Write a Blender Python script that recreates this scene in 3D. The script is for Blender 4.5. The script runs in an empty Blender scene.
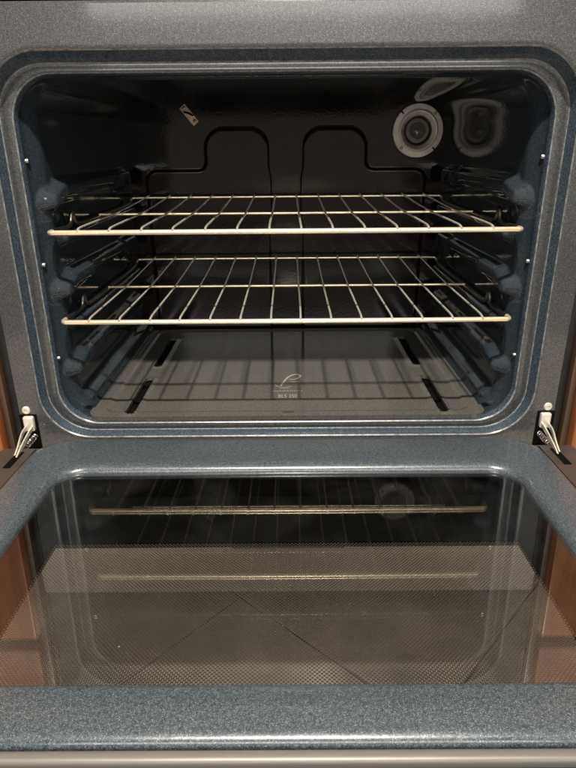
import bpy, bmesh, math, random
from mathutils import Vector, Matrix
random.seed(7)
scene = bpy.context.scene
COL = scene.collection
R = math.radians

# ------------------------------------------------------------ camera
cam_d = bpy.data.cameras.new('camera'); cam = bpy.data.objects.new('camera', cam_d); COL.objects.link(cam)
cam_d.sensor_fit = 'VERTICAL'; cam_d.sensor_height = 36.0; cam_d.sensor_width = 27.0
cam_d.lens = 36.0 * 587.4 / 768.0
cam_d.clip_start = 0.01; cam_d.clip_end = 60
cam.matrix_world = (Matrix.Translation((0.0048, -0.7407, 0.387)) @ Matrix.Rotation(0.0036, 4, 'Z')
                    @ Matrix.Rotation(math.pi/2 - 0.383, 4, 'X') @ Matrix.Rotation(-0.0087, 4, 'Z'))
cam_d.dof.use_dof = False
scene.camera = cam

# ------------------------------------------------------------ room light: dim ambient, one ceiling lamp, one unseen fill added behind the camera
world = bpy.data.worlds.new('World'); scene.world = world; world.use_nodes = True
bg = world.node_tree.nodes['Background']
bg.inputs['Color'].default_value = (1.0, 0.88, 0.74, 1); bg.inputs['Strength'].default_value = 0.36

def area(name, loc, target, sx, sy, power, color, shape='RECTANGLE'):
    d = bpy.data.lights.new(name, 'AREA'); d.shape = shape; d.size = sx
    if shape in ('RECTANGLE', 'ELLIPSE'): d.size_y = sy
    d.energy = power; d.color = color
    o = bpy.data.objects.new(name, d); COL.objects.link(o); o.location = loc
    o.rotation_euler = (Vector(target) - Vector(loc)).to_track_quat('-Z', 'Y').to_euler()
    return o
area('ceiling_lamp', (0.03, -0.93, 2.12), (0.03, -0.93, 0.0), 0.085, 0.085, 108, (1.0, 0.90, 0.76), 'DISK')
area('added_room_fill', (0.1, -3.3, 1.62), (0.1, 0.0, 1.0), 2.6, 1.0, 48, (1.0, 0.95, 0.89))  # unseen fill, added for soft light and reflections on the front face

vs = scene.view_settings
vs.view_transform = 'Standard'; vs.look = 'None'; vs.exposure = 0.35; vs.gamma = 1.0
scene.render.film_transparent = False
scene.cycles.max_bounces = 12; scene.cycles.transparent_max_bounces = 16; scene.cycles.glossy_bounces = 8

# ------------------------------------------------------------ materials
def new_mat(name):
    m = bpy.data.materials.new(name); m.use_nodes = True
    nt = m.node_tree; nt.nodes.clear()
    out = nt.nodes.new('ShaderNodeOutputMaterial')
    return m, nt, out
def N(nt, t, **kw):
    n = nt.nodes.new(t)
    for k, v in kw.items():
        if k in n.inputs: n.inputs[k].default_value = v
        else: setattr(n, k, v)
    return n
def L(nt, a, b): nt.links.new(a, b)
def ramp(nt, stops):
    n = nt.nodes.new('ShaderNodeValToRGB'); e = n.color_ramp.elements
    while len(e) < len(stops): e.new(0.5)
    for i, (p, c) in enumerate(stops):
        e[i].position = p; e[i].color = c if len(c) == 4 else (*c, 1)
    return n
def coords(nt, scale=1.0):
    tc = N(nt, 'ShaderNodeTexCoord'); return tc.outputs['Object']

def enamel(name, base, flake, rough, density=0.30, cell=650, coat=0.0, spec=0.5, smudge=0.12, mott=0.35, metal=0.0, clear=0.08):
    """speckled porcelain enamel: tiny random light flecks, orange-peel relief, faint smudges in the gloss"""
    m, nt, out = new_mat(name); co = coords(nt)
    p = N(nt, 'ShaderNodeBsdfPrincipled'); p.inputs['Specular IOR Level'].default_value = spec
    v = N(nt, 'ShaderNodeTexVoronoi', Scale=cell); L(nt, co, v.inputs['Vector'])
    def flecks(vn, th, amt):
        sep = N(nt, 'ShaderNodeSeparateColor'); L(nt, vn.outputs['Color'], sep.inputs[0])
        a = N(nt, 'ShaderNodeMath', operation='LESS_THAN'); L(nt, sep.outputs[0], a.inputs[0]); a.inputs[1].default_value = amt
        b = N(nt, 'ShaderNodeMapRange'); L(nt, vn.outputs['Distance'], b.inputs[0])
        b.inputs[1].default_value = th; b.inputs[2].default_value = th*0.45; b.inputs[3].default_value = 0; b.inputs[4].default_value = 1
        c = N(nt, 'ShaderNodeMath', operation='MULTIPLY'); L(nt, a.outputs[0], c.inputs[0]); L(nt, b.outputs[0], c.inputs[1])
        d = N(nt, 'ShaderNodeMath', operation='MULTIPLY'); L(nt, c.outputs[0], d.inputs[0]); L(nt, sep.outputs[1], d.inputs[1])
        return d
    f1 = flecks(v, 0.46, density)
    nb = N(nt, 'ShaderNodeTexNoise', Scale=cell*0.85, Detail=2.0, Roughness=0.6); L(nt, co, nb.inputs['Vector'])
    f2 = N(nt, 'ShaderNodeMapRange'); L(nt, nb.outputs[0], f2.inputs[0]); f2.inputs[1].default_value = 0.52; f2.inputs[2].default_value = 0.74; f2.inputs[3].default_value = 0.0; f2.inputs[4].default_value = 0.55
    mx = N(nt, 'ShaderNodeMath', operation='MAXIMUM'); L(nt, f1.outputs[0], mx.inputs[0]); L(nt, f2.outputs[0], mx.inputs[1])
    n1 = N(nt, 'ShaderNodeTexNoise', Scale=9.0, Detail=4.0); L(nt, co, n1.inputs['Vector'])
    n3 = N(nt, 'ShaderNodeTexNoise', Scale=330.0, Detail=2.0); L(nt, co, n3.inputs['Vector'])
    rb = ramp(nt, [(0.32, tuple(c*(1-mott) for c in base)), (0.72, tuple(c*(1+mott) for c in base))]); L(nt, n3.outputs[0], rb.inputs[0])
    mc = N(nt, 'ShaderNodeMix', data_type='RGBA'); L(nt, mx.outputs[0], mc.inputs[0]); L(nt, rb.outputs[0], mc.inputs[6]); mc.inputs[7].default_value = (*flake, 1)
    L(nt, mc.outputs[2], p.inputs['Base Color'])
    mr = N(nt, 'ShaderNodeMapRange'); L(nt, n1.outputs[0], mr.inputs[0]); mr.inputs[1].default_value = 0.3; mr.inputs[2].default_value = 0.7
    mr.inputs[3].default_value = rough - smudge*0.5; mr.inputs[4].default_value = rough + smudge*0.5
    L(nt, mr.outputs[0], p.inputs['Roughness'])
    p.inputs['Coat Weight'].default_value = coat; p.inputs['Coat Roughness'].default_value = clear; p.inputs['Metallic'].default_value = metal
    n2 = N(nt, 'ShaderNodeTexNoise', Scale=210.0, Detail=1.0); L(nt, co, n2.inputs['Vector'])
    bp = N(nt, 'ShaderNodeBump', Strength=0.10, Distance=0.0008); L(nt, n2.outputs[0], bp.inputs['Height']); L(nt, bp.outputs[0], p.inputs['Normal'])
    L(nt, p.outputs[0], out.inputs[0]); return m

def plain(name, col, rough=0.5, metal=0.0, spec=0.5, noise=0.0, nscale=60, bump=0.0, stretch=None):
    m, nt, out = new_mat(name); co = coords(nt)
    p = N(nt, 'ShaderNodeBsdfPrincipled', Roughness=rough, Metallic=metal); p.inputs['Specular IOR Level'].default_value = spec
    if stretch:
        mp = N(nt, 'ShaderNodeMapping'); mp.inputs['Scale'].default_value = stretch; L(nt, co, mp.inputs['Vector']); co = mp.outputs[0]
    n = N(nt, 'ShaderNodeTexNoise', Scale=nscale, Detail=4.0); L(nt, co, n.inputs['Vector'])
    r = ramp(nt, [(0.3, tuple(max(0, c*(1-noise)) for c in col)), (0.7, tuple(min(1, c*(1+noise)) for c in col))])
    L(nt, n.outputs[0], r.inputs[0]); L(nt, r.outputs[0], p.inputs['Base Color'])
    if bump:
        b = N(nt, 'ShaderNodeBump', Strength=bump, Distance=0.001); L(nt, n.outputs[0], b.inputs['Height']); L(nt, b.outputs[0], p.inputs['Normal'])
    L(nt, p.outputs[0], out.inputs[0]); return m

def glass_mat(name, tint, ior, frit=None, smear=True):
    """thin window glass: see-through body with a Fresnel mirror; optional printed dot screen"""
    m, nt, out = new_mat(name); co = coords(nt)
    tr = N(nt, 'ShaderNodeBsdfTransparent'); tr.inputs[0].default_value = (*tint, 1)
    gl = N(nt, 'ShaderNodeBsdfGlossy', Roughness=0.0); gl.inputs[0].default_value = (1, 1, 1, 1)
    fr = N(nt, 'ShaderNodeFresnel'); geo = N(nt, 'ShaderNodeNewGeometry')   # straight-through glass: same mirror strength on both faces
    ii = N(nt, 'ShaderNodeMapRange'); L(nt, geo.outputs['Backfacing'], ii.inputs[0]); ii.inputs[3].default_value = ior; ii.inputs[4].default_value = 1/ior
    L(nt, ii.outputs[0], fr.inputs['IOR'])
    mix = N(nt, 'ShaderNodeMixShader'); L(nt, fr.outputs[0], mix.inputs[0]); L(nt, tr.outputs[0], mix.inputs[1]); L(nt, gl.outputs[0], mix.inputs[2])
    last = mix
    if smear:      # thin film of grease and dust specks
        df = N(nt, 'ShaderNodeBsdfDiffuse'); df.inputs[0].default_value = (0.55, 0.53, 0.5, 1)
        n = N(nt, 'ShaderNodeTexNoise', Scale=14.0, Detail=5.0, Distortion=0.6); L(nt, co, n.inputs['Vector'])
        r1 = N(nt, 'ShaderNodeMapRange'); L(nt, n.outputs[0], r1.inputs[0]); r1.inputs[1].default_value = 0.45; r1.inputs[2].default_value = 0.8; r1.inputs[3].default_value = 0.0; r1.inputs[4].default_value = 0.006
        v = N(nt, 'ShaderNodeTexVoronoi', Scale=95.0); L(nt, co, v.inputs['Vector'])
        sp = N(nt, 'ShaderNodeSeparateColor'); L(nt, v.outputs['Color'], sp.inputs[0])
        a = N(nt, 'ShaderNodeMath', operation='LESS_THAN'); L(nt, sp.outputs[0], a.inputs[0]); a.inputs[1].default_value = 0.007
        b = N(nt, 'ShaderNodeMath', operation='LESS_THAN'); L(nt, v.outputs['Distance'], b.inputs[0]); b.inputs[1].default_value = 0.06
        c = N(nt, 'ShaderNodeMath', operation='MULTIPLY'); L(nt, a.outputs[0], c.inputs[0]); L(nt, b.outputs[0], c.inputs[1])
        d = N(nt, 'ShaderNodeMath', operation='MULTIPLY_ADD'); L(nt, c.outputs[0], d.inputs[0]); d.inputs[1].default_value = 0.5; L(nt, r1.outputs[0], d.inputs[2])
        mx = N(nt, 'ShaderNodeMixShader'); L(nt, d.outputs[0], mx.inputs[0]); L(nt, mix.outputs[0], mx.inputs[1]); L(nt, df.outputs[0], mx.inputs[2]); last = mx
    if frit:
        col, per, th = frit
        sx = N(nt, 'ShaderNodeSeparateXYZ'); L(nt, co, sx.inputs[0])
        def wave(op):
            s = N(nt, 'ShaderNodeMath', operation=op); L(nt, sx.outputs[0], s.inputs[0]); L(nt, sx.outputs[1], s.inputs[1])
            k = N(nt, 'ShaderNodeMath', operation='MULTIPLY'); L(nt, s.outputs[0], k.inputs[0]); k.inputs[1].default_value = 2*math.pi/per
            c = N(nt, 'ShaderNodeMath', operation='COSINE'); L(nt, k.outputs[0], c.inputs[0]); return c
        w1, w2 = wave('ADD'), wave('SUBTRACT')
        s = N(nt, 'ShaderNodeMath', operation='ADD'); L(nt, w1.outputs[0], s.inputs[0]); L(nt, w2.outputs[0], s.inputs[1])
        g = N(nt, 'ShaderNodeMath', operation='LESS_THAN'); L(nt, s.outputs[0], g.inputs[0]); g.inputs[1].default_value = th
        fb = N(nt, 'ShaderNodeBsdfPrincipled', Roughness=0.35); fb.inputs['Base Color'].default_value = (*col, 1)
        mx = N(nt, 'ShaderNodeMixShader'); L(nt, g.outputs[0], mx.inputs[0]); L(nt, last.outputs[0], mx.inputs[1]); L(nt, fb.outputs[0], mx.inputs[2]); last = mx
    L(nt, last.outputs[0], out.inputs[0]); return m

def wood_mat(name, c1, c2):
    m, nt, out = new_mat(name); co = coords(nt)
    p = N(nt, 'ShaderNodeBsdfPrincipled', Roughness=0.32)
    mp = N(nt, 'ShaderNodeMapping'); mp.inputs['Scale'].default_value = (1, 1, 0.09); L(nt, co, mp.inputs['Vector'])
    n = N(nt, 'ShaderNodeTexNoise', Scale=42.0, Detail=6.0, Distortion=1.2); L(nt, mp.outputs[0], n.inputs['Vector'])
    r = ramp(nt, [(0.25, c1), (0.55, c2), (0.8, c1)]); L(nt, n.outputs[0], r.inputs[0]); L(nt, r.outputs[0], p.inputs['Base Color'])
    b = N(nt, 'ShaderNodeBump', Strength=0.12, Distance=0.001); L(nt, n.outputs[0], b.inputs['Height']); L(nt, b.outputs[0], p.inputs['Normal'])
    L(nt, p.outputs[0], out.inputs[0]); return m

M = {}
M['face'] = enamel('speckled_face_enamel', (0.038, 0.044, 0.051), (0.29, 0.27, 0.245), 0.36, density=0.30, cell=1350, coat=0.6, metal=0.45)
M['lip'] = enamel('lip_painted_reflection', (0.025, 0.038, 0.056), (0.17, 0.21, 0.25), 0.20, density=0.30, cell=950, coat=0.4, metal=0.1)  # blue cast of the sideways reflection painted into the base
M['edge'] = plain('painted_edge_highlight', (0.14, 0.15, 0.155), 0.3, 0.2, noise=0.55, nscale=160)  # highlight on the pressed edges painted as a pale colour
M['door'] = enamel('speckled_door_enamel', (0.037, 0.049, 0.061), (0.235, 0.265, 0.285), 0.32, density=0.36, cell=1250, coat=0.5, metal=0.25)
M['cavity'] = enamel('cavity_enamel', (0.0155, 0.0220, 0.0290), (0.022, 0.031, 0.040), 0.075, density=0.16, cell=900, spec=0.75, smudge=0.08, mott=0.25)
M['back'] = enamel('back_wall_painted_shade', (0.0050, 0.0034, 0.0026), (0.010, 0.008, 0.007), 0.12, density=0.16, cell=900, spec=0.36, smudge=0.08, mott=0.25)  # cavity enamel darkened for shade, brown room reflection painted into the base
M['floor'] = enamel('oven_floor_enamel', (0.056, 0.054, 0.051), (0.11, 0.11, 0.10), 0.085, density=0.22, cell=800, spec=0.5, smudge=0.06, mott=0.2)
M['rack'] = plain('nickel_wire', (0.92, 0.80, 0.59), 0.22, 0.74, noise=0.05, nscale=90)
M['wire'] = plain('chromed_wire', (0.94, 0.89, 0.80), 0.22, 0.78, noise=0.03, nscale=45)
M['rail'] = plain('darkened_wire', (0.20, 0.19, 0.18), 0.34, 1.0, noise=0.3, nscale=60)
M['black'] = plain('black_metal', (0.012, 0.012, 0.013), 0.4, spec=0.2, noise=0.2)
M['shell'] = plain('brown_black_steel', (0.034, 0.027, 0.025), 0.42, 0.0, noise=0.2, nscale=40)
M['steel'] = plain('brushed_steel', (0.13, 0.125, 0.12), 0.48, 0.4, noise=0.08, nscale=40, stretch=(1, 30, 30))
M['lampmetal'] = plain('lamp_flange_metal', (0.93, 0.89, 0.84), 0.34, 0.1, noise=0.12, nscale=50)
M['dullmetal'] = plain('lamp_cup_metal', (0.20, 0.19, 0.18), 0.35, 0.9, noise=0.2)
M['screw'] = plain('screw_metal', (0.36, 0.35, 0.33), 0.28, 1.0, noise=0.1)
M['clip'] = plain('clip_metal', (0.85, 0.66, 0.52), 0.42, 0.1, noise=0.12, nscale=120)
M['hinge'] = plain('hinge_steel', (0.68, 0.65, 0.58), 0.33, 0.55, noise=0.1, nscale=100)
M['print'] = plain('pale_print', (0.22, 0.21, 0.19), 0.5)
M['hole'] = plain('void_black', (0.004, 0.004, 0.004), 0.8, spec=0.0)
M['drawer'] = plain('drawer_enamel', (0.72, 0.65, 0.60), 0.38, 0.0, noise=0.06, nscale=30)
M['glass'] = glass_mat('inner_door_glass', (0.91, 0.92, 0.91), 1.72)
M['mesh'] = glass_mat('dot_screen_glass', (0.94, 0.94, 0.94), 1.3, frit=((0.046, 0.039, 0.035), 0.0038, -0.30), smear=False)
M['bulb'] = glass_mat('lamp_cover_glass', (0.75, 0.72, 0.66), 1.6, smear=False)
M['wood'] = wood_mat('red_brown_wood', (0.12, 0.034, 0.010), (0.24, 0.080, 0.024))
M['darkwood'] = wood_mat('dark_brown_wood', (0.035, 0.020, 0.013), (0.06, 0.035, 0.022))
M['woodedge'] = wood_mat('pale_wood_edge', (0.36, 0.27, 0.19), (0.46, 0.36, 0.25))
M['tile'] = plain('slate_tile', (0.50, 0.43, 0.38), 0.45, noise=0.42, nscale=11, bump=0.3)
M['grout'] = plain('grout', (0.045, 0.040, 0.036), 0.9, noise=0.2)

# ------------------------------------------------------------ mesh helpers
def mesh_obj(name, verts, faces, mat, parent=None, smooth=40, loc=None):
    me = bpy.data.meshes.new(name); me.from_pydata([tuple(v) for v in verts], [], faces); me.update()
    bm = bmesh.new(); bm.from_mesh(me); bmesh.ops.recalc_face_normals(bm, faces=bm.faces); bm.to_mesh(me); bm.free()
    return link(name, me, mat, parent, smooth, loc)
def link(name, me, mat, parent=None, smooth=40, loc=None):
    if mat is not None: me.materials.append(mat)
    if smooth:
        me.polygons.foreach_set('use_smooth', [True]*len(me.polygons)); me.set_sharp_from_angle(angle=R(smooth))
    o = bpy.data.objects.new(name, me); COL.objects.link(o)
    if parent is not None:
        o.parent = parent
        if parent.get('root'): o.location = -Vector(parent.location)
    if loc is not None: o.location = Vector(o.location) + Vector(loc)
    return o
def bm_obj(name, bm, mat, parent=None, smooth=40):
    me = bpy.data.meshes.new(name); bmesh.ops.recalc_face_normals(bm, faces=bm.faces); bm.to_mesh(me); bm.free()
    return link(name, me, mat, parent, smooth)
def root(name, loc, label, cat, group=None):
    o = bpy.data.objects.new(name, None); COL.objects.link(o); o.location = loc; o.empty_display_size = 0.05
    o['label'] = label; o['category'] = cat; o['root'] = 1
    if group: o['group'] = group
    return o
def box_bm(bm, x0, x1, y0, y1, z0, z1, bev=0.0, seg=2, mtx=None):
    r = bmesh.ops.create_cube(bm, size=1.0)['verts']
    for v in r: v.co = Vector(((x0+x1)/2 + v.co.x*(x1-x0), (y0+y1)/2 + v.co.y*(y1-y0), (z0+z1)/2 + v.co.z*(z1-z0)))
    if bev:
        es = list({e for v in r for e in v.link_edges})
        res = bmesh.ops.bevel(bm, geom=es, offset=bev, segments=seg, affect='EDGES', profile=0.5)
        r = list({v for f in res['faces'] for v in f.verts} | {v for v in r if v.is_valid})
    if mtx is not None:
        for v in r: v.co = mtx @ v.co
    return r
def box(name, x0, x1, y0, y1, z0, z1, mat, parent=None, bev=0.0, seg=2):
    bm = bmesh.new(); box_bm(bm, x0, x1, y0, y1, z0, z1, bev, seg); return bm_obj(name, bm, mat, parent, 35)
def tube_data(pts, rad, n=10, cap=True, verts=None, faces=None):
    verts = [] if verts is None else verts; faces = [] if faces is None else faces
    pts = [Vector(p) for p in pts]; rads = rad if isinstance(rad, (list, tuple)) else [rad]*len(pts)
    base = len(verts); up = None
    for i, p in enumerate(pts):
        t = ((pts[min(i+1, len(pts)-1)] - p).normalized() + (p - pts[max(i-1, 0)]).normalized()).normalized()
        if up is None:
            up = Vector((0, 0, 1)) if abs(t.z) < 0.9 else Vector((0, 1, 0))
        side = t.cross(up).normalized(); up = side.cross(t).normalized()
        for k in range(n):
            a = 2*math.pi*k/n; verts.append(p + (side*math.cos(a) + up*math.sin(a))*rads[i])
    for i in range(len(pts)-1):
        for k in range(n):
            a, b = base+i*n+k, base+i*n+(k+1) % n
            faces.append((a, b, b+n, a+n))
    if cap:
        faces.append(tuple(base+k for k in range(n))[::-1]); faces.append(tuple(base+(len(pts)-1)*n+k for k in range(n)))
    return verts, faces
def tube(name, pts, rad, mat, parent=None, n=10):
    v, f = tube_data(pts, rad, n); return mesh_obj(name, v, f, mat, parent, 50)
def smooth_path(pts, it=2):
    pts = [Vector(p) for p in pts]
    for _ in range(it):
        q = [pts[0]]
        for a, b in zip(pts[:-1], pts[1:]): q += [a.lerp(b, 0.25), a.lerp(b, 0.75)]
        pts = q + [pts[-1]]
    return pts
def rrect(hw, z0, z1, r, nc=14, ns=1, nt=1):
    """rounded rectangle outline in x/z, counter-clockwise from the right side; ns points on each side edge, nt on top and bottom"""
    out = []
    cs = [(hw-r, z1-r, 0), (-hw+r, z1-r, 90), (-hw+r, z0+r, 180), (hw-r, z0+r, 270)]
    for ci, (cx, cz, a0) in enumerate(cs):
        for k in range(nc+1):
            a = R(a0 + 90*k/nc); out.append((cx + r*math.cos(a), cz + r*math.sin(a), ci, k))
        nx = cs[(ci+1) % 4]; a = R(a0+90)
        sx, sz = cx + r*math.cos(a), cz + r*math.sin(a)
        ex, ez = nx[0] + r*math.cos(a), nx[1] + r*math.sin(a)
        n = nt if ci in (0, 2) else ns
        for k in range(1, n): out.append((sx + (ex-sx)*k/n, sz + (ez-sz)*k/n, ci, -1))
    return out
def loft(rings, closed_first=False, closed_last=False):
    verts, faces = [], []; n = len(rings[0])
    for r in rings: verts += r
    for i in range(len(rings)-1):
        for k in range(n):
            a, b = i*n+k, i*n+(k+1) % n
            faces.append((a, b, b+n, a+n))
    if closed_first: faces.append(tuple(range(n)))
    if closed_last: faces.append(tuple(range((len(rings)-1)*n, len(rings)*n)))
    return verts, faces
def sstep(a, b, x):
    t = min(1.0, max(0.0, (x-a)/(b-a))); return t*t*(3-2*t)
def rbox_sdf(px, py, cx, cy, hx, hy, r):
    qx, qy = abs(px-cx)-hx+r, abs(py-cy)-hy+r
    return math.hypot(max(qx, 0), max(qy, 0)) + min(max(qx, qy), 0) - r

# ------------------------------------------------------------ setting: tiled kitchen floor
ZF = -0.265
fl = mesh_obj('kitchen_floor', [(-2.2, -4.5, ZF-0.006), (2.2, -4.5, ZF-0.006), (2.2, 0.7, ZF-0.006), (-2.2, 0.7, ZF-0.006)], [(0, 1, 2, 3)], M['grout'], None, 0)
fl['kind'] = 'structure'
TS = 0.335; bm = bmesh.new(); box_bm(bm, -TS/2+0.0014, TS/2-0.0014, -TS/2+0.0014, TS/2-0.0014, -0.006, 0, 0.0010, 1)
tile0 = bm_obj('tile', bm, M['tile'], fl, 35); tme = tile0.data; first = True
ax, ay = Vector((math.cos(R(-42)), math.sin(R(-42)), 0)), Vector((math.cos(R(48)), math.sin(R(48)), 0))
for i in range(-6, 7):
    for j in range(-6, 7):
        p = Vector((-0.0756, -0.012, 0)) + ax*(i+0.5)*TS + ay*(j+0.5)*TS
        if not (abs(p.x) < 1.1 and -1.5 < p.y < 0.3): continue
        t = tile0 if first else tile0.copy()
        if not first: COL.objects.link(t); t.parent = fl
        first = False
        t.location = (p.x, p.y, ZF + random.uniform(-0.0004, 0.0004)); t.rotation_euler = (0, 0, R(-42) + random.choice((0, 1, 2, 3))*math.pi/2)

# ------------------------------------------------------------ the range
RG = root('kitchen_range', (0, 0.2, ZF), 'dark speckled enamel oven standing open with its door lowered flat', 'oven')

# front frame: flat speckled face with a stepped rounded opening
ZC0, ZC1 = 0.0, 0.0
def ring(Y, hw, z0, z1, r, **k): return [(p[0], Y, p[1]) for p in rrect(hw, z0, z1, r, **k)]
NK = dict(nc=18, ns=3, nt=3)
profile = [  # Y, half width, bottom, top, corner radius
    (0.030, 0.3735, -0.045, 0.536, 0.004), (0.003, 0.3735, -0.045, 0.536, 0.004), (0.0, 0.3705, -0.042, 0.533, 0.004),
    (0.0, 0.3455, 0.0048, 0.4945, 0.0705), (0.0, 0.3425, 0.0078, 0.4915, 0.0675), (0.0006, 0.3410, 0.0093, 0.4900, 0.0664), (0.0022, 0.3398, 0.0105, 0.4886, 0.0652),
    (0.0040, 0.3393, 0.0107, 0.4877, 0.0647), (0.0178, 0.3369, 0.0115, 0.4800, 0.0608), (0.0194, 0.3364, 0.0118, 0.4790, 0.0603), (0.0205, 0.3353, 0.0125, 0.4778, 0.0594), (0.0206, 0.3340, 0.0133, 0.4764, 0.0585),
    (0.0200, 0.3312, 0.0150, 0.4744, 0.0572), (0.0192, 0.3285, 0.0168, 0.4726, 0.0562), (0.0190, 0.3228, 0.0206, 0.4698, 0.0540), (0.0193, 0.3212, 0.0219, 0.4688, 0.0533), (0.0204, 0.3199, 0.0231, 0.4678, 0.0527),
    (0.0222, 0.3191, 0.0242, 0.4670, 0.0522), (0.0300, 0.3180, 0.0250, 0.4660, 0.0518)]
v, f = loft([ring(*p, **NK) for p in profile])
frame = mesh_obj('front_frame', v, f, M['face'], RG, 28)
# blue reflection painted on the stepped lip, pale highlights on the three pressed edges
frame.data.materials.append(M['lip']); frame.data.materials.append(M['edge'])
def step_kind(loop):
    if loop in EDGE_LOOPS: return 2
    return 1 if loop in LIP_LOOPS else 0
ys = [(p[0], p[1]) for p in profile]
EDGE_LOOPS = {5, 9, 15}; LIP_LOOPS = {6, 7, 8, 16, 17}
npr = len(rrect(1, 0, 1, 0.1, **NK))
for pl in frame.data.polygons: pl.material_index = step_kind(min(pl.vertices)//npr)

# cavity: pressed enamel tube with rack guides embossed in both side walls
YB = 0.470
SLOTS = (0.405, 0.289, 0.172, 0.058)
def guide(Y, z):
    """inward relief of the side wall"""
    h = 0.0
    for k, zs in enumerate(SLOTS):
        if k > 0:                                                             # long ledge the rack slides on
            d = rbox_sdf(Y, z, 0.255, zs-0.0125, 0.195, 0.0085, 0.0080); h = max(h, 0.0140*sstep(0.002, -0.0055, d))
            zp = zs + 0.047                                                   # pad above the ledge, its front end a rounded knuckle
            zt_ = zp - 0.28*max(0.0, 0.085-Y)
            d = rbox_sdf(Y, z, 0.105, zt_, 0.066, 0.0150, 0.0140); h = max(h, 0.0145*sstep(0.002, -0.0085, d))
            d = rbox_sdf(Y, z, 0.385, zp, 0.050, 0.0175, 0.0165); h = max(h, 0.0150*sstep(0.002, -0.0085, d))
            d = rbox_sdf(Y, z, 0.250, zp+0.003, 0.185, 0.0120, 0.011); h = max(h, 0.0115*sstep(0.002, -0.0075, d))
    # lowest guide and the sloping foot of the wall
    d = rbox_sdf(Y, z, 0.245, 0.026, 0.205, 0.020, 0.010); h = max(h, 0.010*sstep(0.006, -0.012, d))
    h += 0.0045*math.exp(-((Y-0.058)/0.016)**2 - ((z-0.052)/0.014)**2)
    return h
rings = []; CK = dict(nc=10, ns=150, nt=40)
ND = 130
for i in range(ND+1):
    Y = 0.029 + (YB + 0.004 - 0.029)*i/ND
    t = sstep(0.0, 0.030, Y-0.029)
    hw = 0.3180 - 0.0125*t; z0 = 0.0250 - 0.0070*t; z1 = 0.4660 - 0.0035*t
    r = 0.0518 - 0.0118*t
    rg = []
    for (x, z, ci, k) in rrect(hw, z0, z1, r, **CK):
        if ci in (1, 3) and k == -1 or ci in (0, 1, 2, 3) and abs(x) > hw-0.012:
            x -= math.copysign(guide(Y, z), x)
        if z > z1-0.001 and abs(x) < 0.26:            # raised middle of the oven roof
            z += 0.030*sstep(0.236, 0.198, abs(x))*sstep(0.050, 0.085, Y)
        rg.append((x, Y, z))
    rings.append(rg)
v, f = loft(rings)
cav = mesh_obj('cavity_liner', v, f, M['cavity'], RG, 60)

# back wall with two pressed tabs and the shallow lower field
def back_h(x, z):
    ax_ = abs(x)
    d = max(0.033-ax_, z-0.347)                                   # lower field left and right of the middle strip
    low = -max(0.033-ax_, z-0.347, ax_-0.272)
    tab = rbox_sdf(ax_, z, 0.0935, 0.330, 0.0605, 0.091, 0.036)
    low_sdf = rbox_sdf(ax_, z, 0.152, 0.180, 0.119, 0.167, 0.022)
    k = 0.018; a, b = tab, low_sdf
    hh = max(k-abs(a-b), 0)/k; d = min(a, b) - hh*hh*k*0.25
    g = 0.0028*sstep(0.0026, -0.0026, d)
    g -= 0.0005*math.exp(-(d/0.0022)**2)*(1 if d > -0.001 else 0.4)
    return g
nx, nz = 230, 190; verts, faces = [], []
BX, BZ0, BZ1 = 0.307, 0.012, 0.497
for j in range(nz+1):
    for i in range(nx+1):
        x = -BX + 2*BX*i/nx; z = BZ0 + (BZ1-BZ0)*j/nz; verts.append((x, YB - back_h(x, z), z))
for j in range(nz):
    for i in range(nx):
        a = j*(nx+1)+i; faces.append((a, a+1, a+nx+2, a+nx+1))
mesh_obj('back_wall', verts, faces, M['back'], RG, 60)

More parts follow.
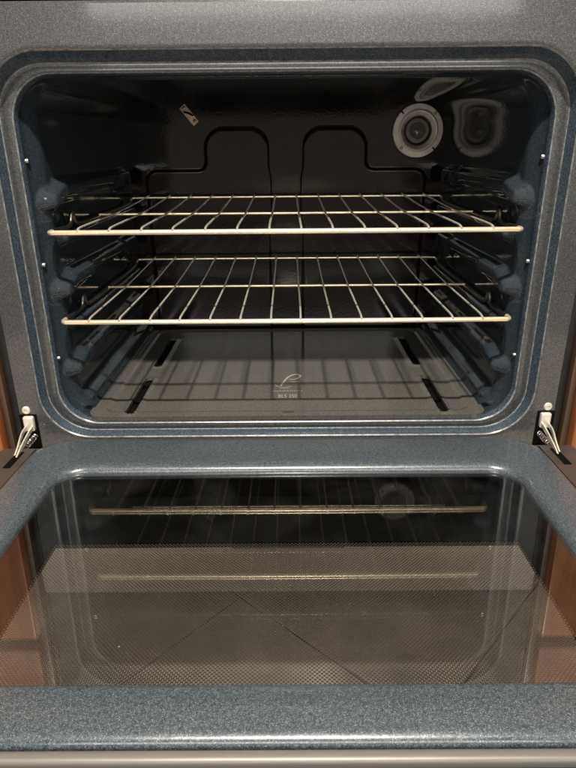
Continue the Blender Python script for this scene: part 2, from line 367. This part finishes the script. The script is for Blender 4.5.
# removable floor panel: slots with raised rolled lips, turned-down front edge
def floor_panel():
    PX, Y0, Y1, Z = 0.2875, 0.0215, 0.455, 0.0310
    xs = sorted(set([round(-PX + 2*PX*i/96, 5) for i in range(97)]))
    slots = [(s*0.2295, y0, y1) for s in (-1, 1) for (y0, y1) in ((0.028, 0.182), (0.233, 0.402))]
    nx, ny = 280, 230; V, F = [], []
    def hgt(x, y):
        h = 0.0
        d = rbox_sdf(x, y, 0, 0.245, 0.268, 0.205, 0.02)          # shallow pan
        h -= 0.0032*sstep(0.003, -0.006, d)
        for (sx, a, b) in slots:
            d = rbox_sdf(x, y, sx, (a+b)/2, 0.0130, (b-a)/2+0.005, 0.012); h += 0.0018*sstep(0.002, -0.004, d)
        return h
    for j in range(ny+1):
        for i in range(nx+1):
            y = Y0 + (Y1-Y0)*(j/ny); x = (-PX + 2*PX*i/nx); x *= 1 - (0.022 - math.sqrt(max(0.0, 0.022**2 - max(0.0, Y0+0.022-y)**2)))/PX; V.append([x, y, Z + hgt(x, y)])
    for j in range(ny):
        for i in range(nx):
            cx = -PX + 2*PX*(i+0.5)/nx; cy = Y0 + (Y1-Y0)*(j+0.5)/ny
            hole = any(rbox_sdf(cx, cy, sx, (a+b)/2, 0.0072, (b-a)/2, 0.007) < 0 for (sx, a, b) in slots)
            hole = hole or ((cx-0.0016)/0.0085)**2 + ((cy-0.0345)/0.0042)**2 < 1
            if hole: continue
            a = j*(nx+1)+i; F.append((a, a+1, a+nx+2, a+nx+1))
    # pull the jagged slot rims onto the true outline
    rim = {}
    for p in V:
        for (sx, a, b) in slots:
            d = rbox_sdf(p[0], p[1], sx, (a+b)/2, 0.0072, (b-a)/2, 0.007)
            if abs(d) < 0.0032:
                e = 1e-4
                gx = (rbox_sdf(p[0]+e, p[1], sx, (a+b)/2, 0.0072, (b-a)/2, 0.007)-d)/e; gy = (rbox_sdf(p[0], p[1]+e, sx, (a+b)/2, 0.0072, (b-a)/2, 0.007)-d)/e
                if abs(d) < 0.0016: p[0] -= gx*d; p[1] -= gy*d
    bm = bmesh.new(); bv = [bm.verts.new(p) for p in V]
    for q in F: bm.faces.new([bv[k] for k in q])
    for v_ in [w for w in bm.verts if not w.link_faces]: bm.verts.remove(v_)
    bound = [e for e in bm.edges if e.is_boundary]
    ex = bmesh.ops.extrude_edge_only(bm, edges=bound)['geom']
    for g in ex:
        if isinstance(g, bmesh.types.BMVert): g.co.z -= 0.006
    return bm
fp = bm_obj('floor_panel', floor_panel(), M['floor'], RG, 50)

box('slot_shade_sheet', -0.268, 0.268, 0.032, 0.450, 0.0195, 0.0212, M['hole'], RG)      # added black sheet standing in for the shade inside the floor slots

# printed mark on the floor panel
def ribbon(pts, w, z, V, F):
    pts = [Vector((p[0], p[1], 0)) for p in pts]; b = len(V)
    for i, p in enumerate(pts):
        t = (pts[min(i+1, len(pts)-1)] - pts[max(i-1, 0)]).normalized(); n = Vector((-t.y, t.x, 0))
        ww = w[i] if isinstance(w, list) else w
        V.append((p.x+n.x*ww/2, p.y+n.y*ww/2, z)); V.append((p.x-n.x*ww/2, p.y-n.y*ww/2, z))
    for i in range(len(pts)-1): F.append((b+2*i, b+2*i+1, b+2*i+3, b+2*i+2))
V, F = [], []; ZP = 0.0310 - 0.0032 + 0.0003
sw = smooth_path([(-0.0105, 0.140), (-0.006, 0.158), (0.000, 0.178), (0.008, 0.191), (0.017, 0.195), (0.0225, 0.189), (0.021, 0.178), (0.012, 0.170), (0.003, 0.171)], 3)
ribbon(sw, [0.0018 + 0.0022*math.sin(math.pi*i/(len(sw)-1)) for i in range(len(sw))], ZP, V, F)
ribbon(smooth_path([(-0.0195, 0.148), (-0.015, 0.138), (-0.002, 0.134), (0.008, 0.140)], 2), 0.0014, ZP, V, F)
ribbon([(0.006, 0.160), (0.021, 0.160)], 0.0022, ZP, V, F); ribbon([(0.008, 0.153), (0.020, 0.153)], 0.0012, ZP, V, F)
for k in range(13):
    x = -0.0225 + k*0.0037; ribbon([(x, 0.121), (x+0.0026, 0.121)], 0.0022, ZP, V, F)
ribbon([(-0.013, 0.131), (0.004, 0.131)], 0.0012, ZP, V, F)
mesh_obj('printed_emblem', V, F, M['print'], fp, 0)
cu = bpy.data.curves.new('printed_code', 'FONT'); cu.body = 'BLS 350'; cu.size = 0.0125; cu.align_x = 'CENTER'; cu.extrude = 0.0
to = bpy.data.objects.new('tmp_text', cu); COL.objects.link(to)
bpy.context.view_layer.update()
tm = bpy.data.meshes.new_from_object(to.evaluated_get(bpy.context.evaluated_depsgraph_get()))
bpy.data.objects.remove(to)
for w in tm.vertices: w.co = Vector((w.co.x*0.72 + 0.001, w.co.y*1.55 + 0.0935, ZP))
tm.materials.clear(); link('printed_code', tm, M['print'], fp, 0)

# oven lamp in the back corner
LX, LZ, LY = 0.2490, 0.4140, YB - 0.0042
def lathe(name, prof, mat, parent, cx, cz, cy, n=48, smooth=35):
    rs = [[(cx + r*math.cos(2*math.pi*k/n), cy - d, cz + r*math.sin(2*math.pi*k/n)) for k in range(n)] for (r, d) in prof]
    v, f = loft(rs); return mesh_obj(name, v, f, mat, parent, smooth)
lamp = lathe('oven_lamp', [(0.0470, -0.004), (0.0470, 0.0045), (0.0462, 0.0056), (0.0375, 0.0062), (0.0368, 0.0085), (0.0345, 0.0105), (0.0325, 0.0100), (0.0310, 0.0070), (0.0255, 0.0010), (0.0245, -0.0030), (0.0240, -0.004)], M['lampmetal'], RG, LX, LZ, LY)
lathe('lamp_cup', [(0.0262, 0.0030), (0.0245, 0.0055), (0.0230, 0.0040), (0.0215, -0.0035), (0.0002, -0.0038)], M['dullmetal'], lamp, LX, LZ, LY).location = (0, 0, 0)
lathe('bulb', [(0.0130, -0.0036), (0.0150, 0.001), (0.0140, 0.0060), (0.0100, 0.0100), (0.0050, 0.0122), (0.0002, 0.0128)], M['bulb'], lamp, LX, LZ, LY)
lathe('filament_post', [(0.0042, -0.0036), (0.0042, 0.0030), (0.0030, 0.0050), (0.0001, 0.0055)], M['screw'], lamp, LX-0.002, LZ-0.001, LY, 16)
for a in (45, 135, 225, 315):
    cx, cz = LX + 0.0420*math.cos(R(a)), LZ + 0.0420*math.sin(R(a))
    if a in (45, 225): lathe('screw', [(0.0030, 0.0050), (0.0030, 0.0075), (0.0022, 0.0088), (0.0001, 0.0090)], M['screw'], lamp, cx, cz, LY, 16)
    else:
        bm = bmesh.new(); mt = Matrix.Translation((cx, LY, cz)) @ Matrix.Rotation(-R(a), 4, 'Y')
        box_bm(bm, -0.001, 0.0052, -0.0068, -0.002, -0.0012, 0.0012, 0, 1, mt); bm_obj('notch', bm, M['hole'], lamp)

# sensor bracket high on the back wall
bm = bmesh.new(); mt = Matrix.Translation((-0.180, YB-0.003, 0.4445)) @ Matrix.Rotation(R(50), 4, 'Y')
box_bm(bm, -0.0195, 0.0195, -0.0028, 0.0015, -0.0066, 0.0066, 0.0008, 2, mt); clip = bm_obj('sensor_bracket', bm, M['clip'], RG)
for q in (-0.0145, 0.0145):
    w = mt @ Vector((q, 0, 0.001)); lathe('screw', [(0.0030, 0.0024), (0.0030, 0.0042), (0.0020, 0.0050), (0.0001, 0.0052)], M['screw'], clip, w.x, w.z, YB-0.003, 14)
w0, w1, w2 = mt @ Vector((-0.010, -0.004, -0.004)), mt @ Vector((-0.002, -0.006, 0.002)), mt @ Vector((0.006, -0.004, 0.005))
tube('sensor_wire', smooth_path([w0, w1, w2]), 0.0016, M['hole'], clip, 8)

# small retaining studs just inside the opening
for s in (-1, 1):
    for z in (0.374, 0.2465, 0.1172):
        rs = [[(s*(0.3175 - d), 0.0320 + r*math.cos(2*math.pi*k/14), z + r*math.sin(2*math.pi*k/14)) for k in range(14)] for (r, d) in ((0.0030, -0.002), (0.0030, 0.0022), (0.0021, 0.0034), (0.0001, 0.0037))]
        v, f = loft(rs); mesh_obj('stud', v, f, M['screw'], RG, 40)

# body of the range below and above the opening, storage drawer
box('top_rail', -0.3735, 0.3735, 0.004, 0.050, 0.5390, 0.575, M['black'], RG, 0.002)
box('side_panel', -0.3840, -0.3755, 0.008, 0.60, -0.24, 0.575, M['black'], RG, 0.0006)
box('side_panel', 0.3755, 0.3840, 0.008, 0.60, -0.24, 0.575, M['black'], RG, 0.0006)
box('base_panel', -0.372, 0.372, 0.012, 0.60, -0.215, -0.050, M['black'], RG, 0.002)
drw = box('storage_drawer', -0.371, 0.371, -0.030, 0.010, -0.2420, -0.060, M['drawer'], RG, 0.005, 3)
bm = bmesh.new(); box_bm(bm, -0.083, 0.083, -0.0385, -0.029, -0.155, -0.141, 0.003, 2); bm_obj('drawer_pull', bm, M['black'], drw)
box('kick_plate', -0.365, 0.365, 0.040, 0.050, ZF, -0.238, M['black'], RG)

# hinge brackets, screws and arms
for s in (-1, 1):
    X = s*0.3580
    bm = bmesh.new(); box_bm(bm, X-0.0072, X+0.0072, -0.0075, 0.002, 0.0225, 0.0445, 0.0022, 3)
    hb = bm_obj('hinge_bracket', bm, M['hinge'], RG, 50)
    lathe('hinge_screw', [(0.0058, 0.0), (0.0058, 0.0012), (0.0048, 0.0024), (0.0022, 0.0030), (0.0018, 0.0012), (0.0001, 0.0010)], M['hinge'], RG, s*0.3605, 0.0525, 0.0, 20)
    for (dx, ex, ey) in ((-0.0045, 0.000, -0.096), (0.0045, 0.0045, -0.090)):
        pts = smooth_path([(X+s*dx, -0.005, 0.028), (X+s*(dx-0.004), -0.030, 0.030), (s*0.3425+s*ex, ey+0.02, 0.0275), (s*0.3425+s*ex, ey, 0.018)], 2)
        bm = bmesh.new(); V, F = [], []
        for p in pts:
            for (ox, oz) in ((-0.0009, -0.0028), (0.0009, -0.0028), (0.0009, 0.0028), (-0.0009, 0.0028)): V.append((p.x+ox, p.y, p.z+oz))
        for i in range(len(pts)-1):
            for k in range(4): F.append((4*i+k, 4*i+(k+1) % 4, 4*i+4+(k+1) % 4, 4*i+4+k))
        F += [(0, 1, 2, 3), tuple(len(V)-4+k for k in range(4))]
        bm.free(); mesh_obj('hinge_arm', V, F, M['hinge'], RG, 35)
    # coiled spring bundle behind the arms
    pts = [(s*(0.3490) + 0.0032*math.cos(a*0.9), -0.012 - a*0.00075, 0.018 + 0.0032*math.sin(a*0.9)) for a in range(64)]
    tube('hinge_spring', pts, 0.0010, M['screw'], RG, 6)
    box('hinge_slot', X-0.0105 if s > 0 else X-0.0135, X+0.0135 if s > 0 else X+0.0105, -0.0018, 0.003, -0.020, 0.046, M['hole'], RG, 0.0008)

# ------------------------------------------------------------ the door, lowered almost level
AL = 0.03
def Y2(y): return y
door = None
bm = bmesh.new()
# outer shell: shallow tray, open towards the glass, built as four rails
for b in ((-0.3715, 0.3715, -0.096, -0.060), (-0.3715, 0.3715, -0.4995, -0.470), (-0.3715, -0.270, -0.4695, -0.0965), (0.270, 0.3715, -0.4695, -0.0965)):
    pass
def slab_ring(o, i, z0, z1):
    """frame-shaped slab between an outer and an inner rounded rectangle (x,y)"""
    rs = []
    for (q, z) in ((i, z0), (o, z0), (o, z1), (i, z1), (i, z0)):
        hw, y0, y1, r = q; rs.append([(p[0], p[1], z) for p in rrect(hw, y0, y1, r, nc=8, ns=2, nt=2)])
    return loft(rs)
v, f = slab_ring((0.3715, -0.4898, -0.0600, 0.006), (0.2748, -0.458, -0.1305, 0.034), -0.052, -0.0125)
door = mesh_obj('door', v, f, M['shell'], RG, 35)
door.rotation_euler.x = -AL
door.location = -Vector(RG.location) + Vector((0, 0, 0.035))
# door liner: raised speckled frame with a rolled lip down to the glass
prof = [  # local z, half width, y0 (front), y1 (hinge side), corner radius
    (-0.0125, 0.3180, -0.4895, -0.0575, 0.046), (-0.0060, 0.3180, -0.4895, -0.0575, 0.046), (-0.0025, 0.3172, -0.4885, -0.0583, 0.046),
    (-0.0004, 0.3150, -0.4855, -0.0605, 0.045), (0.0002, 0.3110, -0.4810, -0.0650, 0.044), (0.0002, 0.2850, -0.4660, -0.1140, 0.040), (-0.0002, 0.2750, -0.4500, -0.1260, 0.036),
    (-0.0020, 0.2705, -0.4450, -0.1325, 0.034), (-0.0050, 0.2678, -0.4425, -0.1355, 0.033), (-0.0082, 0.2670, -0.4415, -0.1365, 0.033), (-0.0120, 0.2670, -0.4415, -0.1365, 0.033)]
v, f = loft([[(p[0], p[1], z) for p in rrect(hw, y0, y1, r, nc=16, ns=6, nt=6)] for (z, hw, y0, y1, r) in prof])
mesh_obj('door_liner', v, f, M['door'], door, 40)
# inner glass pane
def pane(name, hw, y0, y1, r, z0, z1, mat):
    v, f = loft([[(p[0], p[1], z) for p in rrect(hw, y0, y1, r, nc=8, ns=1, nt=1)] for z in (z0, z1)], True, True)
    return mesh_obj(name, v, f, mat, door, 30)
pane('inner_glass', 0.2735, -0.4470, -0.1310, 0.034, -0.0100, -0.0078, M['glass'])
v, f = slab_ring((0.2665, -0.4435, -0.1355, 0.033), (0.2655, -0.4425, -0.1365, 0.032), -0.0125, -0.0118)
mesh_obj('glass_gasket', v, f, M['hole'], door, 35)
v, f = slab_ring((0.2745, -0.4577, -0.1308, 0.034), (0.2736, -0.4568, -0.1317, 0.033), -0.0510, -0.0127)
mesh_obj('inner_wall', v, f, M['hole'], door, 35)
# dot-screen pane and its black border lower in the door
v, f = slab_ring((0.2732, -0.4600, -0.1325, 0.033), (0.2465, -0.4590, -0.2235, 0.0012), -0.0500, -0.0430)
mesh_obj('screen_border', v, f, M['hole'], door, 35)
pane('screen_glass', 0.2480, -0.4595, -0.2220, 0.0015, -0.0492, -0.0452, M['mesh'])
# hinge slots cut in the shell flange (dark inlays sunk flush)
for s in (-1, 1):
    x0, x1 = sorted((s*0.3385, s*0.3475))
    box('arm_slot', x0, x1, -0.1130, -0.0700, -0.0200, -0.0119, M['hole'], door, 0.0)
    x0, x1 = sorted((s*0.3260, s*0.3275)); box('flange_seam', x0, x1, -0.480, -0.0630, -0.020, -0.0121, M['hole'], door, 0.0)
# stainless front skin and its rolled edge, handle
box('front_trim', -0.3735, 0.3735, -0.5000, -0.4908, -0.060, -0.0030, M['steel'], door, 0.0032, 4)
box('outer_skin', -0.3735, 0.3735, -0.5035, -0.5005, -0.058, -0.0080, M['black'], door, 0.001, 2)
hd = tube('handle', smooth_path([(-0.33, -0.5300, -0.030), (-0.2, -0.5320, -0.030), (0.2, -0.5320, -0.030), (0.33, -0.5300, -0.030)], 2), 0.0120, M['steel'], door, 20)
for s in (-1, 1):
    x0, x1 = sorted((s*0.300, s*0.322)); box('handle_post', x0, x1, -0.5290, -0.5040, -0.040, -0.022, M['steel'], door, 0.003)

# ------------------------------------------------------------ wire racks
def make_rack(zr, label):
    rk = root('oven_rack', (0, 0.018, zr), label, 'oven rack', 'wire racks inside the oven')
    YF, YM, YBK = 0.0180, 0.2300, 0.4380
    HW = 0.3000
    fb = smooth_path([(-HW-0.001, YF+0.020, zr-0.001), (-HW, YF+0.004, zr-0.0005), (-HW+0.010, YF, zr), (HW-0.010, YF, zr), (HW, YF+0.004, zr-0.0005), (HW+0.001, YF+0.020, zr-0.001)], 2)
    tube('front_bar', fb, 0.0033, M['rack'], rk, 14)
    tube('middle_bar', [(-0.2975, YM, zr+0.0010), (0.2975, YM, zr+0.0010)], 0.0022, M['rack'], rk, 12)
    tube('back_bar', smooth_path([(-0.2975, YBK-0.012, zr+0.004), (-0.2965, YBK-0.001, zr+0.0095), (-0.288, YBK, zr+0.0105), (0.288, YBK, zr+0.0105), (0.2965, YBK-0.001, zr+0.0095), (0.2975, YBK-0.012, zr+0.004)], 2), 0.0022, M['rack'], rk, 12)
    for s in (-1, 1):
        pts = smooth_path([(s*(HW+0.001), YF+0.018, zr-0.001), (s*0.2985, 0.075, zr-0.001), (s*0.2975, 0.098, zr+0.001), (s*0.2975, 0.104, zr+0.016), (s*0.2975, 0.109, zr+0.016), (s*0.2975, 0.116, zr+0.000),
                           (s*0.2975, 0.15, zr-0.002), (s*0.2975, 0.40, zr-0.002), (s*0.2975, YBK-0.012, zr+0.004)], 2)
        tube('side_rail', pts, 0.0034, M['rail'], rk, 10)
    for k in range(14):
        x = (k-6.5)*0.0403
        j = random.uniform(-0.0006, 0.0006)
        pts = smooth_path([(x+j, YF-0.0026, zr+0.0018), (x+j, YF+0.004, zr+0.0050), (x, YF+0.03, zr+0.0054), (x, YM, zr+0.0054), (x-j, YBK-0.004, zr+0.0138), (x-j, YBK+0.001, zr+0.0139)], 2)
        tube('wire', pts, 0.00155, M['wire'], rk, 8)
    return rk
make_rack(0.2890, 'bright wire oven rack on the guides level with the back tabs, above the other rack')
make_rack(0.1720, 'bright wire oven rack between the other rack and the oven floor panel')

# ------------------------------------------------------------ wooden cabinets either side
def cabinet(s, label):
    cb = root('base_cabinet', (s*0.62, 0.25, ZF), label, 'cabinet', 'wooden cabinets beside the oven')
    def bx(name, a, b, y0, y1, z0, z1, m, par=cb, bev=0.002):
        x0, x1 = sorted((s*a, s*b)); return box(name, x0, x1, y0, y1, z0, z1, m, par, bev)
    bx('carcass', 0.3850, 0.860, 0.020, 0.55, -0.17, 0.60, M['woodedge'])
    bx('toe_kick', 0.40, 0.855, 0.080, 0.10, ZF, -0.172, M['black'], bev=0.0)
    bx('stile', 0.3850, 0.425, -0.002, 0.0195, -0.17, 0.60, M['darkwood'])
    bx('stile', 0.820, 0.860, -0.002, 0.0195, -0.17, 0.60, M['wood'])
    bx('rail', 0.4255, 0.8195, -0.002, 0.0195, 0.365, 0.405, M['wood'])
    dr = bx('cabinet_door', 0.3915, 0.83, -0.022, -0.0025, -0.155, 0.375, M['wood'], bev=0.004)
    bx('door_panel', 0.485, 0.77, -0.0275, -0.0215, -0.095, 0.315, M['wood'], dr, bev=0.004).location = (0, 0, 0)
    d2 = bx('cabinet_drawer', 0.3915, 0.83, -0.022, -0.0025, 0.395, 0.585, M['wood'], bev=0.004)
    for (kx, kz, par) in ((0.455, 0.33, dr), (0.63, 0.49, d2)):
        lathe('knob', [(0.006, 0.020), (0.006, 0.032), (0.015, 0.037), (0.0165, 0.043), (0.012, 0.049), (0.0002, 0.051)], M['screw'], par, s*kx, kz, 0.0, 24)
    return cb
cabinet(-1, 'reddish brown wooden cabinet beside the oven, on the sensor bracket side')
cabinet(1, 'reddish brown wooden cabinet beside the oven, on the oven lamp side')
for o in bpy.data.objects:
    if 'root' in o: del o['root']
